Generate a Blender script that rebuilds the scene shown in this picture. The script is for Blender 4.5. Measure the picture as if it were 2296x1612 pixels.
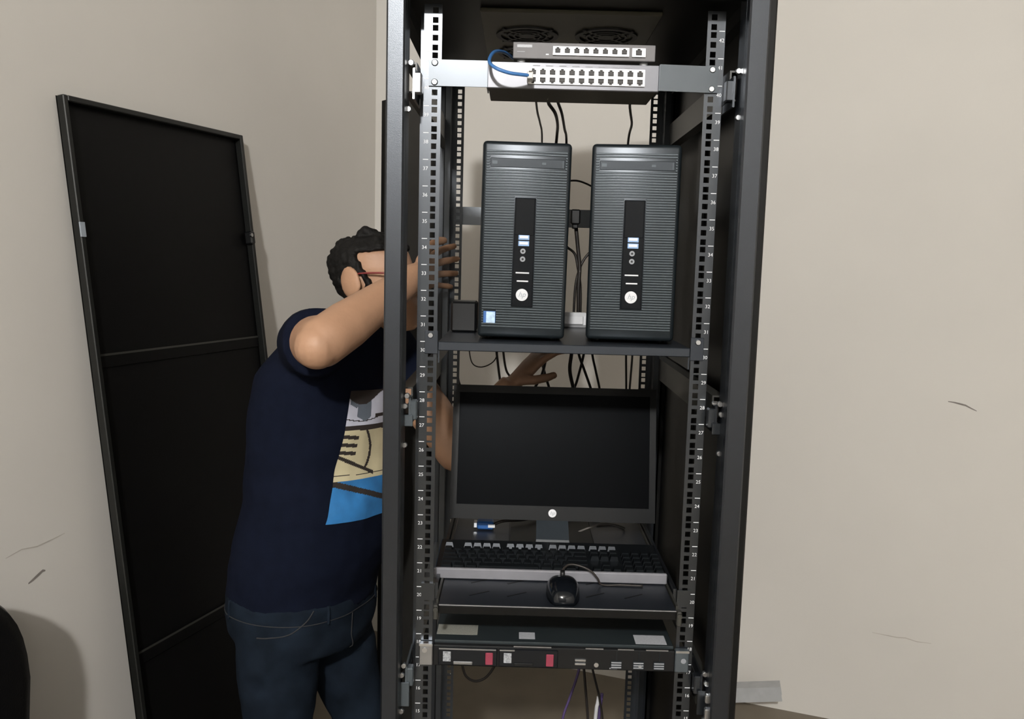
import bpy, bmesh, math, random
from mathutils import Vector, Matrix, noise
from mathutils.bvhtree import BVHTree
random.seed(7)
sc = bpy.context.scene
for o in list(bpy.data.objects): bpy.data.objects.remove(o, do_unlink=True)
COL = sc.collection

# ------------------------------------------------------------------ camera
CAM = Vector((-0.0842, -1.4707, 1.6103))
PITCH, ROLL, YAW, FPX = 0.1159, 0.0268, 0.0039, 1900.0
def _cam_rows():
    cy, sy = math.cos(YAW), math.sin(YAW); cp, sp = math.cos(PITCH), math.sin(PITCH); cr, sr = math.cos(ROLL), math.sin(ROLL)
    B = Matrix(((1,0,0),(0,0,-1),(0,1,0))); Y = Matrix(((cy,sy,0),(-sy,cy,0),(0,0,1)))
    P = Matrix(((1,0,0),(0,cp,-sp),(0,sp,cp))); R = Matrix(((cr,-sr,0),(sr,cr,0),(0,0,1)))
    return R @ P @ B @ Y
_M = _cam_rows()
cam_data = bpy.data.cameras.new('camera'); cam = bpy.data.objects.new('camera', cam_data); COL.objects.link(cam)
rot = Matrix((_M[0], -_M[1], -_M[2])).transposed()
cam.matrix_world = Matrix.Translation(CAM) @ rot.to_4x4()
cam_data.sensor_width = 36.0; cam_data.lens = FPX/2296*36.0; cam_data.clip_start = 0.02
sc.camera = cam

# ------------------------------------------------------------------ world, light, exposure
world = bpy.data.worlds.new('world'); sc.world = world; world.use_nodes = True
bg = world.node_tree.nodes['Background']; bg.inputs[0].default_value = (0.5, 0.52, 0.55, 1); bg.inputs[1].default_value = 0.02
sc.view_settings.view_transform = 'Standard'; sc.view_settings.look = 'None'
sc.view_settings.exposure = 0.0; sc.view_settings.gamma = 1.0; sc.view_settings.use_curve_mapping = False

# room frame: corner, D = depth direction of the left wall, W = width direction of the back wall
ANG = math.radians(19.5)
D = Vector((math.sin(ANG), math.cos(ANG), 0)); W = Vector((math.cos(ANG), -math.sin(ANG), 0))
CORNER = Vector((-0.6763, 2.0474, 0))
ROOM_W, ROOM_D, ROOM_H = 5.0, 7.4, 3.65
def RP(w, d, z): return CORNER + W*w + D*d + Vector((0,0,z))
LAMP = Vector((-0.42, -4.20, 3.45))
lamp = bpy.data.lights.new('ceiling_lamp_bulb', 'POINT'); lamp.shadow_soft_size = 0.10
lamp.energy = 725.0; lamp.color = (1.0, 0.985, 0.955)
lamp_o = bpy.data.objects.new('ceiling_lamp_bulb', lamp); COL.objects.link(lamp_o); lamp_o.location = LAMP

# ------------------------------------------------------------------ helpers
def s2l(c):
    return tuple(((v/255)/12.92 if v/255 <= .04045 else ((v/255+.055)/1.055)**2.4) for v in c)
def mat(name, col, rough=.5, metal=0., ior=1.5, var=.06, scale=30., bump=0., bscale=200., coat=0., emit=None, tint=None, trans=0.):
    m = bpy.data.materials.new(name); m.use_nodes = True
    nt = m.node_tree; b = nt.nodes['Principled BSDF']
    b.inputs['Roughness'].default_value = rough; b.inputs['Metallic'].default_value = metal; b.inputs['IOR'].default_value = ior
    b.inputs['Coat Weight'].default_value = coat; b.inputs['Coat Roughness'].default_value = .15
    b.inputs['Transmission Weight'].default_value = trans
    tc = nt.nodes.new('ShaderNodeTexCoord'); n = nt.nodes.new('ShaderNodeTexNoise'); n.inputs['Scale'].default_value = scale; n.inputs['Detail'].default_value = 4
    nt.links.new(tc.outputs['Object'], n.inputs['Vector'])
    r = nt.nodes.new('ShaderNodeValToRGB')
    r.color_ramp.elements[0].position = .3; r.color_ramp.elements[1].position = .7
    r.color_ramp.elements[0].color = (*[max(0, v*(1-var)) for v in col], 1); r.color_ramp.elements[1].color = (*[min(1, v*(1+var)) for v in col], 1)
    nt.links.new(n.outputs['Fac'], r.inputs['Fac']); nt.links.new(r.outputs['Color'], b.inputs['Base Color'])
    if bump:
        n2 = nt.nodes.new('ShaderNodeTexNoise'); n2.inputs['Scale'].default_value = bscale; n2.inputs['Detail'].default_value = 3
        nt.links.new(tc.outputs['Object'], n2.inputs['Vector'])
        bp = nt.nodes.new('ShaderNodeBump'); bp.inputs['Strength'].default_value = bump; bp.inputs['Distance'].default_value = .002
        nt.links.new(n2.outputs['Fac'], bp.inputs['Height']); nt.links.new(bp.outputs['Normal'], b.inputs['Normal'])
    if tint: b.inputs['Specular Tint'].default_value = (*tint, 1)
    if emit:
        b.inputs['Emission Color'].default_value = (*emit[0], 1); b.inputs['Emission Strength'].default_value = emit[1]
    return m

class MB:
    def __init__(s): s.v = []; s.f = []; s.m = []; s.smooth = []
    def add(s, vs, fs, mi=0, smooth=False):
        b = len(s.v); s.v += [tuple(v) for v in vs]
        for f in fs: s.f.append([b+i for i in f]); s.m.append(mi); s.smooth.append(smooth)
        return s
    def box(s, x0, x1, y0, y1, z0, z1, bev=0., mi=0, seg=1):
        if x1 < x0: x0, x1 = x1, x0
        if y1 < y0: y0, y1 = y1, y0
        if z1 < z0: z0, z1 = z1, z0
        if bev <= 0:
            vs = [(x,y,z) for x in (x0,x1) for y in (y0,y1) for z in (z0,z1)]
            fs = [(0,1,3,2),(4,6,7,5),(0,4,5,1),(2,3,7,6),(0,2,6,4),(1,5,7,3)]
            return s.add(vs, fs, mi)
        bm = bmesh.new(); r = bmesh.ops.create_cube(bm, size=1)
        for v in bm.verts: v.co = Vector(((x0+x1)/2+v.co.x*(x1-x0), (y0+y1)/2+v.co.y*(y1-y0), (z0+z1)/2+v.co.z*(z1-z0)))
        bev = min(bev, .49*min(x1-x0, y1-y0, z1-z0))
        bmesh.ops.bevel(bm, geom=list(bm.edges), offset=bev, segments=seg, profile=.5, affect='EDGES')
        bm.verts.index_update()
        s.add([v.co.copy() for v in bm.verts], [[v.index for v in f.verts] for f in bm.faces], mi, seg > 1); bm.free(); return s
    def obox(s, p0, p1, up, w, h, mi=0):
        """bar from p0 to p1, width w across, height h along up"""
        p0, p1 = Vector(p0), Vector(p1); t = (p1-p0).normalized(); u = Vector(up); u = (u-t*u.dot(t)).normalized(); c = t.cross(u)
        vs = [p+c*a*w/2+u*b*h/2 for p in (p0,p1) for a in (-1,1) for b in (-1,1)]
        fs = [(0,1,3,2),(4,6,7,5),(0,4,5,1),(2,3,7,6),(0,2,6,4),(1,5,7,3)]
        return s.add(vs, fs, mi)
    def cyl(s, c, axis, r, h, n=16, r2=None, mi=0, smooth=True):
        c = Vector(c); a = Vector(axis).normalized(); u = a.orthogonal().normalized(); w = a.cross(u); r2 = r if r2 is None else r2
        vs = []
        for k, rr in ((0, r), (1, r2)):
            for i in range(n):
                t = 2*math.pi*i/n; vs.append(c+a*h*k+u*math.cos(t)*rr+w*math.sin(t)*rr)
        s.add(vs, [(i, (i+1)%n, n+(i+1)%n, n+i) for i in range(n)], mi, smooth)
        b = len(s.v)-2*n
        s.f.append([b+i for i in range(n)][::-1]); s.m.append(mi); s.smooth.append(False)
        s.f.append([b+n+i for i in range(n)]); s.m.append(mi); s.smooth.append(False)
        return s
    def tube(s, pts, r, n=8, mi=0, spline=True, sub=6, cap=True):
        P = [Vector(p) for p in pts]
        R = [r]*len(P) if not hasattr(r, '__len__') else list(r)
        if spline and len(P) > 2:
            Q, RR = [], []
            for i in range(len(P)-1):
                p0 = P[max(i-1,0)]; p1 = P[i]; p2 = P[i+1]; p3 = P[min(i+2,len(P)-1)]
                for k in range(sub):
                    t = k/sub
                    Q.append(.5*((2*p1)+(p2-p0)*t+(2*p0-5*p1+4*p2-p3)*t*t+(3*p1-p0-3*p2+p3)*t**3)); RR.append(R[i]*(1-t)+R[i+1]*t)
            Q.append(P[-1]); RR.append(R[-1]); P, R = Q, RR
        ref = Vector((.31,.2,.93)); vs = []
        u = None
        for i, p in enumerate(P):
            t = (P[min(i+1,len(P)-1)]-P[max(i-1,0)]).normalized()
            if u is None: u = t.cross(ref).normalized()
            u = (u-t*u.dot(t)).normalized(); w = t.cross(u)
            for k in range(n):
                a = 2*math.pi*k/n; vs.append(p+(u*math.cos(a)+w*math.sin(a))*R[i])
        L = len(P)
        fs = [(i*n+k, i*n+(k+1)%n, (i+1)*n+(k+1)%n, (i+1)*n+k) for i in range(L-1) for k in range(n)]
        if cap: fs += [list(range(n))[::-1], [(L-1)*n+k for k in range(n)]]
        return s.add(vs, fs, mi, True)
    def loft(s, rings, cap=True, mi=0):
        n = len(rings[0]); vs = [v for r in rings for v in r]; L = len(rings)
        fs = [(i*n+k, i*n+(k+1)%n, (i+1)*n+(k+1)%n, (i+1)*n+k) for i in range(L-1) for k in range(n)]
        if cap: fs += [list(range(n))[::-1], [(L-1)*n+k for k in range(n)]]
        return s.add(vs, fs, mi, True)
    def ball(s, c, r, M=None, n=14, m=9, mi=0):
        c = Vector(c); r = Vector(r) if hasattr(r, '__len__') else Vector((r,r,r)); vs = []
        for i in range(m+1):
            ph = math.pi*i/m
            for k in range(n):
                a = 2*math.pi*k/n; p = Vector((math.sin(ph)*math.cos(a)*r.x, math.sin(ph)*math.sin(a)*r.y, math.cos(ph)*r.z))
                vs.append(c+(M@p if M else p))
        return s.add(vs, [(i*n+k, (i+1)*n+k, (i+1)*n+(k+1)%n, i*n+(k+1)%n) for i in range(m) for k in range(n)], mi, True)
    def plate(s, xs, zs, solid, y0, y1, mi=0):
        """perforated plate in the XZ plane: cell (i,j) is solid where solid(i,j)"""
        nx, nz = len(xs)-1, len(zs)-1
        S = lambda i, j: 0 <= i < nx and 0 <= j < nz and solid(i, j)
        for i in range(nx):
            for j in range(nz):
                if not S(i, j): continue
                a, b, c, d = xs[i], xs[i+1], zs[j], zs[j+1]
                vs = [(a,y0,c),(b,y0,c),(b,y0,d),(a,y0,d),(a,y1,c),(b,y1,c),(b,y1,d),(a,y1,d)]
                fs = [(0,1,2,3),(4,7,6,5)]
                if not S(i-1,j): fs.append((0,3,7,4))
                if not S(i+1,j): fs.append((1,5,6,2))
                if not S(i,j-1): fs.append((0,4,5,1))
                if not S(i,j+1): fs.append((3,2,6,7))
                s.add(vs, fs, mi)
        return s
    def mesh(s, name, off=Vector((0,0,0))):
        me = bpy.data.meshes.new(name); me.from_pydata([tuple(Vector(v)-off) for v in s.v], [], s.f)
        me.polygons.foreach_set('material_index', s.m); me.polygons.foreach_set('use_smooth', s.smooth)
        me.validate(); me.update(); return me

def wloc(o):
    l = Vector((0,0,0))
    while o is not None: l += o.location; o = o.parent
    return l
def part(name, mb, mats, parent=None, world=True, label=None, kind=None):
    """one mesh object; world=True: the mesh was laid out in world coordinates"""
    off = wloc(parent) if (world and parent is not None) else Vector((0,0,0))
    me = mb.mesh(name, off) if isinstance(mb, MB) else mb
    for m in (mats if isinstance(mats, (list, tuple)) else [mats]): me.materials.append(m)
    o = bpy.data.objects.new(name, me); COL.objects.link(o)
    if parent is not None: o.parent = parent
    if label: o['label'] = label
    if kind: o['kind'] = kind
    return o
def thing(name, label, cat, loc=(0,0,0), rot=(0,0,0), group=None):
    o = bpy.data.objects.new(name, None); o.empty_display_size = .05; COL.objects.link(o)
    o.location = loc; o.rotation_euler = rot; o['label'] = label; o['category'] = cat
    if group: o['group'] = group
    return o
def tag(o, label, cat, group=None):
    o['label'] = label; o['category'] = cat
    if group: o['group'] = group
    return o
def dup(o, parent, loc, name=None):
    c = o.copy(); COL.objects.link(c); c.parent = parent; c.location = loc; return c
def text_mesh(body, size, mb, origin, xdir, ydir, depth=.0003, mi=0, shear=0.):
    cu = bpy.data.curves.new('txt', 'FONT'); cu.body = body; cu.size = size; cu.align_x = 'CENTER'; cu.align_y = 'CENTER'; cu.resolution_u = 2; cu.shear = shear
    o = bpy.data.objects.new('txt', cu); COL.objects.link(o)
    dg = bpy.context.evaluated_depsgraph_get(); me = o.evaluated_get(dg).to_mesh()
    X, Y, O = Vector(xdir), Vector(ydir), Vector(origin)
    mb.add([O+X*v.co.x+Y*v.co.y for v in me.vertices], [list(p.vertices) for p in me.polygons], mi)
    o.evaluated_get(dg).to_mesh_clear(); bpy.data.objects.remove(o, do_unlink=True); bpy.data.curves.remove(cu)

# ------------------------------------------------------------------ materials
M_wall = mat('wall_paint', (.585,.562,.528), .75, var=.035, scale=1.6, bump=.12, bscale=60)
M_ceil = mat('ceiling_paint', (.62,.60,.56), .85, var=.02, scale=3)
M_floor = mat('floor_tile', (.16,.137,.105), .55, var=.12, scale=6)
M_scuff = mat('scuff', (.20,.18,.165), .8, var=.2)
M_scuff2 = mat('faint_scuff', (.43,.40,.36), .8, var=.1)
M_paint = mat('black_powder_coat', (.002,.0028,.0045), .33, ior=1.7, var=.15, scale=80, bump=.08, bscale=900, tint=(.85,.91,1.))
M_inner = mat('black_powder_coat_inside', (.004,.004,.0038), .42, ior=1.28, var=.2, scale=40)
M_rail = mat('rail_paint', (.003,.004,.0055), .30, ior=1.9, var=.1, scale=60, tint=(.85,.91,1.))
M_white = mat('white_print', (.75,.77,.8), .5)
M_zinc = mat('zinc_screw', (.62,.63,.65), .28, metal=1.)
M_steel = mat('brushed_steel', (.42,.43,.45), .38, metal=1.)
M_dark = mat('black_plastic', (.004,.0043,.005), .42, ior=1.4, var=.15)
M_gloss = mat('gloss_black_plastic', (.004,.005,.007), .14, ior=1.4)
M_bezel = mat('tower_bezel', (.008,.011,.013), .32, ior=1.45, var=.1, tint=(.85,.91,1.))
M_slat = mat('tower_louvre', (.036,.046,.051), .44, ior=1.55, var=.08, tint=(.85,.91,1.))
M_case = mat('tower_case', (.004,.004,.0043), .5, ior=1.35)
M_silver = mat('silver_badge', (.62,.63,.66), .35, metal=.3)
M_grey = mat('grey_print', (.22,.23,.25), .5)
M_usb = mat('blue_usb', (.20,.33,.55), .4)
M_blue = mat('blue_cable_jacket', (.045,.15,.38), .42)
M_bluev = mat('blue_plug', (.02,.10,.32), .45)
M_clear = mat('clear_plug', (.55,.53,.5), .2)
M_cable = mat('black_cable', (.018,.014,.012), .5)
M_cgrey = mat('grey_cable', (.13,.12,.11), .5)
M_cpurple = mat('purple_cable', (.09,.06,.17), .5)
M_cwhite = mat('white_cable', (.7,.7,.72), .45)
M_sw_face = mat('switch_face', (.15,.152,.17), .34, metal=.35, var=.05)
M_sw_face2 = mat('small_switch_face', (.13,.125,.13), .55, var=.05)
M_sw_body = mat('switch_body', (.05,.045,.035), .5)
M_port = mat('port_metal', (.82,.82,.83), .35, metal=.35, var=.03)
M_hole = mat('port_cavity', (.03,.028,.028), .6)
M_ear = mat('rack_ear', (.045,.055,.062), .33, ior=1.8, var=.05, tint=(.85,.91,1.))
M_screen = mat('matte_screen', (.0010,.0011,.0013), .33, ior=1.13, tint=(.85,.91,1.))
M_mon = mat('monitor_plastic', (.0035,.0042,.005), .4, ior=1.28)
M_key = mat('keycap', (.004,.005,.006), .38, ior=1.36, tint=(.85,.91,1.))
M_kbtrim = mat('keyboard_trim', (.19,.19,.21), .4)
M_tray = mat('tray_paint', (.007,.009,.013), .40, ior=1.6, tint=(.85,.91,1.))
M_server = mat('server_top', (.016,.022,.025), .45)
M_sticker = mat('paper_sticker', (.26,.26,.23), .6, var=.12, scale=300)
M_sticker2 = mat('white_sticker', (.42,.43,.46), .55, var=.1, scale=300)
M_bsticker = mat('blue_sticker', (.45,.60,.78), .4, var=.25, scale=150)
M_red = mat('maroon_latch', (.22,.03,.055), .4)
M_panel = mat('panel_black', (.0018,.0018,.0019), .5, ior=1.25, var=.15)
M_pframe = mat('panel_frame', (.006,.0065,.006), .42, ior=1.4)
M_door = mat('door_inner', (.022,.021,.019), .5, ior=1.4, var=.08)
M_brace = mat('brace_paint', (.022,.022,.019), .42, ior=1.6)
M_strip = mat('blank_panel_grey', (.27,.30,.34), .45)
M_alum = mat('grey_channel', (.42,.43,.44), .5, metal=.2)
M_skin = mat('skin', (.36,.205,.125), .55, var=.10, scale=14, bump=.25, bscale=120)
M_hair = mat('hair', (.0035,.003,.0027), .7, ior=1.3, var=.4, scale=90, bump=.6, bscale=160)
M_shirt = mat('navy_cotton', (.0042,.006,.014), .9, ior=1.15, var=.12, scale=40, bump=.15, bscale=700)
M_denim = mat('denim', (.007,.011,.018), .85, ior=1.15, var=.35, scale=18, bump=.2, bscale=900)
M_stitch = mat('denim_stitch', (.015,.0155,.018), .8)
M_pr_w = mat('print_white', (.50,.51,.60), .8); M_pr_c = mat('print_cream', (.52,.46,.30), .8)
M_pr_b = mat('print_blue', (.02,.15,.38), .8, var=.25, scale=18); M_pr_k = mat('print_black', (.02,.014,.012), .8); M_pr_g = mat('print_grey', (.10,.12,.15), .8)
M_frame = mat('glasses_frame', (.16,.02,.02), .3); M_lens = mat('lens', (.9,.9,.9), .02, trans=1., ior=1.1)
M_eye = mat('eye_white', (.7,.68,.65), .3); M_iris = mat('iris', (.02,.012,.008), .2); M_lip = mat('lip', (.28,.12,.09), .5)
M_shoe = mat('shoe', (.02,.02,.022), .6); M_sole = mat('sole', (.4,.4,.38), .7)
M_leather = mat('black_leatherette', (.004,.004,.0042), .42, ior=1.35, bump=.25, bscale=250)
M_tube = mat('lamp_tube', (.9,.9,.9), .4); M_fix = mat('lamp_housing', (.7,.7,.7), .5)

# ------------------------------------------------------------------ room
def slab(name, pts, nrm, m, t=.12):
    """room face from 4 corner points, thickened outward"""
    n = Vector(nrm)*t; mb = MB(); P = [Vector(p) for p in pts]; Q = [p-n for p in P]
    mb.add(P+Q, [(0,1,2,3),(7,6,5,4),(0,4,5,1),(1,5,6,2),(2,6,7,3),(3,7,4,0)])
    return part(name, mb, m, kind='structure')
w0, w1, d0, d1, h = 0, ROOM_W, 0, -ROOM_D, ROOM_H
floor = slab('floor', [RP(w0,d0,0),RP(w1,d0,0),RP(w1,d1,0),RP(w0,d1,0)], (0,0,1), M_floor)
slab('ceiling', [RP(w0,d0,h),RP(w0,d1,h),RP(w1,d1,h),RP(w1,d0,h)], (0,0,-1), M_ceil)
wall_back = slab('wall_back', [RP(w0,d0,0),RP(w0,d0,h),RP(w1,d0,h),RP(w1,d0,0)], -D, M_wall)
wall_left = slab('wall_left', [RP(w0,d1,0),RP(w0,d1,h),RP(w0,d0,h),RP(w0,d0,0)], W, M_wall)
slab('wall_right', [RP(w1,d0,0),RP(w1,d0,h),RP(w1,d1,h),RP(w1,d1,0)], -W, M_wall)
slab('wall_front', [RP(w1,d1,0),RP(w1,d1,h),RP(w0,d1,h),RP(w0,d1,0)], D, mat('far_wall_darkened', (.13,.125,.115), .75))  # unseen wall coloured dark to cut bounce light and reflections
def scuff(wall, pts, nrm, wid, m):
    mb = MB(); n = Vector(nrm)*.0006; L = len(pts); vs = []
    for i, p in enumerate(pts):
        hgt = wid*(.25+.75*math.sin(math.pi*(i+.35)/(L-.3)))
        vs += [Vector(p)+n+Vector((0,0,hgt/2)), Vector(p)+n-Vector((0,0,hgt/2))]
    mb.add(vs, [(2*i, 2*i+1, 2*i+3, 2*i+2) for i in range(L-1)])
    part('scuff_mark', mb, m, wall)
scuff(wall_back, [(1.360,1.326,1.184),(1.378,1.320,1.182),(1.392,1.315,1.179),(1.41,1.309,1.175),(1.425,1.303,1.167),(1.442,1.297,1.159)], -D, .006, M_scuff)
scuff(wall_back, [(1.195,1.384,.348),(1.235,1.37,.346),(1.27,1.358,.344),(1.296,1.349,.347),(1.33,1.337,.340),(1.372,1.322,.342)], -D, .004, M_scuff2)
scuff(wall_left, [(-1.234,.472,.813),(-1.229,.486,.819),(-1.224,.501,.826),(-1.2205,.511,.831),(-1.218,.518,.829)], W, .008, M_scuff)
scuff(wall_left, [(-1.253,.419,.894),(-1.239,.459,.902),(-1.225,.498,.896),(-1.211,.537,.9),(-1.198,.574,.905)], W, .003, M_scuff2)

# lamp fitting on the ceiling behind the camera; the bulb itself is the point lamp set at the top
tl = thing('ceiling_lamp', 'white ceiling lamp fitting behind and above the camera', 'lamp', (LAMP.x, LAMP.y, ROOM_H))
mb = MB(); mb.cyl((LAMP.x,LAMP.y,ROOM_H-.03),(0,0,1),.07,.03,32,.085); part('ceiling_rose', mb, M_fix, tl)
mb = MB(); mb.cyl((LAMP.x,LAMP.y,ROOM_H-.10),(0,0,1),.024,.07,24); part('bulb_holder', mb, M_fix, tl)

# ------------------------------------------------------------------ server rack
U = .04445
rack = thing('server_rack', 'tall black open-front server rack standing in front of the beige wall', 'rack', (0, .33, 0))
for s, xa, xb in ((-1, -.303, -.273), (1, .271, .304)):
    mb = MB(); mb.box(xa, xb, -.078, -.056, .08, 2.10, .003)                   # front face of the post
    xi = (-.276, -.273) if s < 0 else (.271, .274)
    mb.box(xi[0], xi[1], -.0565, -.018, .08, 2.10)                              # inner return
    mb.box(*((-.303,-.300) if s < 0 else (.301,.304)), -.0565, -.006, .08, 2.10)
    part('front_post', mb, M_paint, rack)
    mb = MB(); xo = s*.30; mb.box(xo, xo-s*.026, .70, .745, .08, 2.10, .003); part('rear_post', mb, M_paint, rack)
    for z in (1.936, 1.386, .866):                                             # depth braces, a channel each
        mb = MB(); x0, x1 = s*.262, s*.284
        z0, z1 = z-.05, z
        mb.box(x0, x0+s*.003, -.004, .70, z0, z1); mb.box(x0+s*.003, x1, -.004, .70, z1-.003, z1); mb.box(x0+s*.003, x1, -.004, .70, z0, z0+.003)
        part('side_brace', mb, M_brace, rack)
# roof, with a fan tray; unseen top raised for its shadow on the wall
mb = MB(); mb.box(-.303, .304, -.078, .745, 2.054, 2.27, .004); mb.box(-.303,-.285,-.056,.72,2.03,2.054); mb.box(.285,.304,-.056,.72,2.03,2.054); mb.box(-.285,.285,-.056,-.046,2.035,2.054)
roof = part('roof', mb, M_inner, rack)
mb = MB(); mb.box(-.163, .160, .085, .50, 2.046, 2.0535, .002); tray_f = part('fan_tray', mb, mat('fan_tray_paint', (.075,.07,.05), .5), roof)
M_fan = mat('fan_black', (.006,.006,.006), .5)
mb = MB()
def ring(mb, c, r, t, n=40, hz=.004):
    for rr in (r,):
        vs = []
        for i in range(n):
            a = 2*math.pi*i/n
            for q, z in ((rr-t/2, 0), (rr+t/2, 0), (rr+t/2, -hz), (rr-t/2, -hz)): vs.append((c[0]+q*math.cos(a), c[1]+q*math.sin(a), c[2]+z))
        mb.add(vs, [(i*4+k, i*4+(k+1)%4, ((i+1)%n)*4+(k+1)%4, ((i+1)%n)*4+k) for i in range(n) for k in range(4)], 0, False)
ring(mb, (0,0,0), .0555, .009); ring(mb, (0,0,0), .038, .004); ring(mb, (0,0,0), .026, .004); mb.cyl((0,0,0), (0,0,-1), .016, .004, 20)
for k in range(4):
    a = math.pi/4+k*math.pi/2; mb.obox((.014*math.cos(a), .014*math.sin(a), -.002), (.066*math.cos(a), .066*math.sin(a), -.002), (0,0,1), .006, .004)
for k in range(7):
    a = k*2*math.pi/7; mb.obox((.016*math.cos(a), .016*math.sin(a), -.001), (.05*math.cos(a+.6), .05*math.sin(a+.6), -.001), (0,0,1), .012, .002)
fan_me = mb.mesh('fan_guard'); fan_me.materials.append(M_fan)
for (fx, fy) in ((-.078,.232),(.074,.228),(-.078,.375),(.074,.372)):
    o = bpy.data.objects.new('fan_guard', fan_me); COL.objects.link(o); o.parent = roof; o.location = Vector((fx,fy,2.0465))-wloc(roof)
# mounting rails: perforated flange, side web, printed unit marks
zt, zb = 2.032, .12
zs = [zb]; k = 0
holes = []
K0 = 2.0                                                                       # z of the printed line of unit 42
for u in range(-1, 43):
    for q in (.0063, .02222, .0381):
        zc = K0-u*U-q
        if zb+.012 < zc < zt-.008: holes.append(zc)
holes.sort(); HZ = []
for zc in holes: HZ += [(zc-.00475), (zc+.00475)]
zs = [zb]+HZ+[zt]
def rail(s, y, front):
    mb = MB(); hx = s*.2325
    a = [s*.2515, hx+s*.00475, hx-s*.00475, s*.2215]; xs = sorted(a)
    mb.plate(xs, zs, lambda i, j: not (i == 1 and j % 2 == 1), y, y+.002)
    w = .045 if front else -.045
    mb.box(s*.2495, s*.2515, y+.002 if front else y-.045, y+.047 if front else y, zb, zt)
    mb.box(s*.2515, s*.262, y+.045 if front else y-.045, y+.047 if front else y-.043, zb, zt)
    r = part('mounting_rail', mb, M_rail, rack)
    if front:
        mb = MB(); n = 42
        for u in range(0, 40):
            z = K0-u*U; yy = y-.0003
            mb.box(s*.2415, s*.2508, yy, y-.00002, z-.0006, z+.0006)
            text_mesh(str(42-u), .0088, mb, (s*.2462, yy, z-.0152), (1,0,0), (0,0,1))
        part('unit_markings', mb, M_white, r, kind='stuff')
for s in (-1, 1):
    rail(s, 0., True); rail(s, .602, False)
    # brackets that tie rail to brace
    for z in (1.902, 1.352, .866):
        mb = MB(); mb.box(s*.2520, s*.2655, -.028, -.008, z-.020, z+.014, .002); mb.box(s*.2625,s*.2660,-.03,.06,z-.03,z+.02); 
        if z < 1.5: mb.box(s*.258, s*.2745, -.034, -.030, z-(.055 if z < 1 else .030), z-.010, .001)
        br = part('rail_bracket', mb, (M_steel if z > 1.8 else M_ear) if s < 0 else M_rail, rack)  # left brackets lighter, right black: lit and unlit sides put into the colour
        for dz in (.026, -.048) if z > 1.8 else (.024, .006, -.062):
            mb = MB(); mb.cyl((s*(.2715 if dz < .02 else .268), -.036, z+dz), (0,-1,0), .0055, .004, 12, .004); mb.cyl((s*(.2715 if dz<.02 else .268), -.03, z+dz), (0,-1,0), .0035, .007, 10); part('screw', mb, M_zinc, br)
# right side panel and its ribs, base
mb = MB(); mb.box(.3045, .322, -.052, .74, .09, 2.08, .003); part('side_panel', mb, M_inner, rack)
for y0, y1 in ((-.05,-.02),(.34,.37),(.70,.73)):
    mb = MB(); mb.box(.292, .3045, y0 if y0 > 0 else .0, y1 if y0 > 0 else .02, .12, 2.03); part('panel_stiffener', mb, M_inner, rack)
mb = MB(); mb.box(-.303, .304, -.078, .745, .06, .12, .004); part('base_plinth', mb, M_paint, rack)
for x in (-.26,.26):
    for y in (-.02,.68):
        mb = MB(); mb.cyl((x-.012,y,.03), (1,0,0), .03, .024, 20); mb.box(x-.016,x+.016,y-.012,y+.012,.03,.062); part('caster', mb, M_dark, rack)
# right front hinge, lower
mb = MB(); mb.box(.266,.274,-.060,-.050,.846,.862,.002); mb.box(.2655,.2735,-.064,-.052,.70,.838,.002); part('door_hinge', mb, M_zinc, rack)
mb = MB(); mb.box(.257,.268,-.03,-.02,1.372,1.379,.002); part('door_latch', mb, M_zinc, rack)
# rear door leaf, swung open to the left
hd = Vector((-.475,.965,0))-Vector((-.300,.752,0)); 
mb = MB(); p0 = Vector((-.302,.752,0)); t = hd.normalized(); Ld = hd.length; nrm = Vector((t.y,-t.x,0))
def dbox(u0, u1, v0, v1, z0, z1):
    vs = [p0+t*u+nrm*v+Vector((0,0,z)) for u in (u0,u1) for v in (v0,v1) for z in (z0,z1)]
    mb.add(vs, [(0,1,3,2),(4,6,7,5),(0,4,5,1),(2,3,7,6),(0,2,6,4),(1,5,7,3)])
dbox(0, Ld, 0, .0015, .12, 2.045); dbox(0,.018,0,.02,.12,2.045); dbox(Ld-.018,Ld,0,.02,.12,2.045); dbox(.018,Ld-.018,0,.02,2.03,2.045); dbox(.018,Ld-.018,0,.02,.12,.135)
part('rear_door', mb, M_door, rack)

# ------------------------------------------------------------------ detached side panel leaning on the left wall
ph, pw, lean = 1.985, .664, math.asin(.25/1.985)
foot = RP(.262, -.8905, 0)
pan = thing('rack_side_panel', 'large detached black rack side panel leaning against the left wall', 'panel', foot)
# local: X = along wall towards camera (-D), Z = up, Y = out of the wall towards the room
X = -D; Yv = W
pan.matrix_world = Matrix.Translation(foot) @ Matrix((X, X.cross(Vector((0,0,1)))*-1 if False else Vector((0,0,1)).cross(X), Vector((0,0,1)))).transposed().to_4x4()
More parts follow.
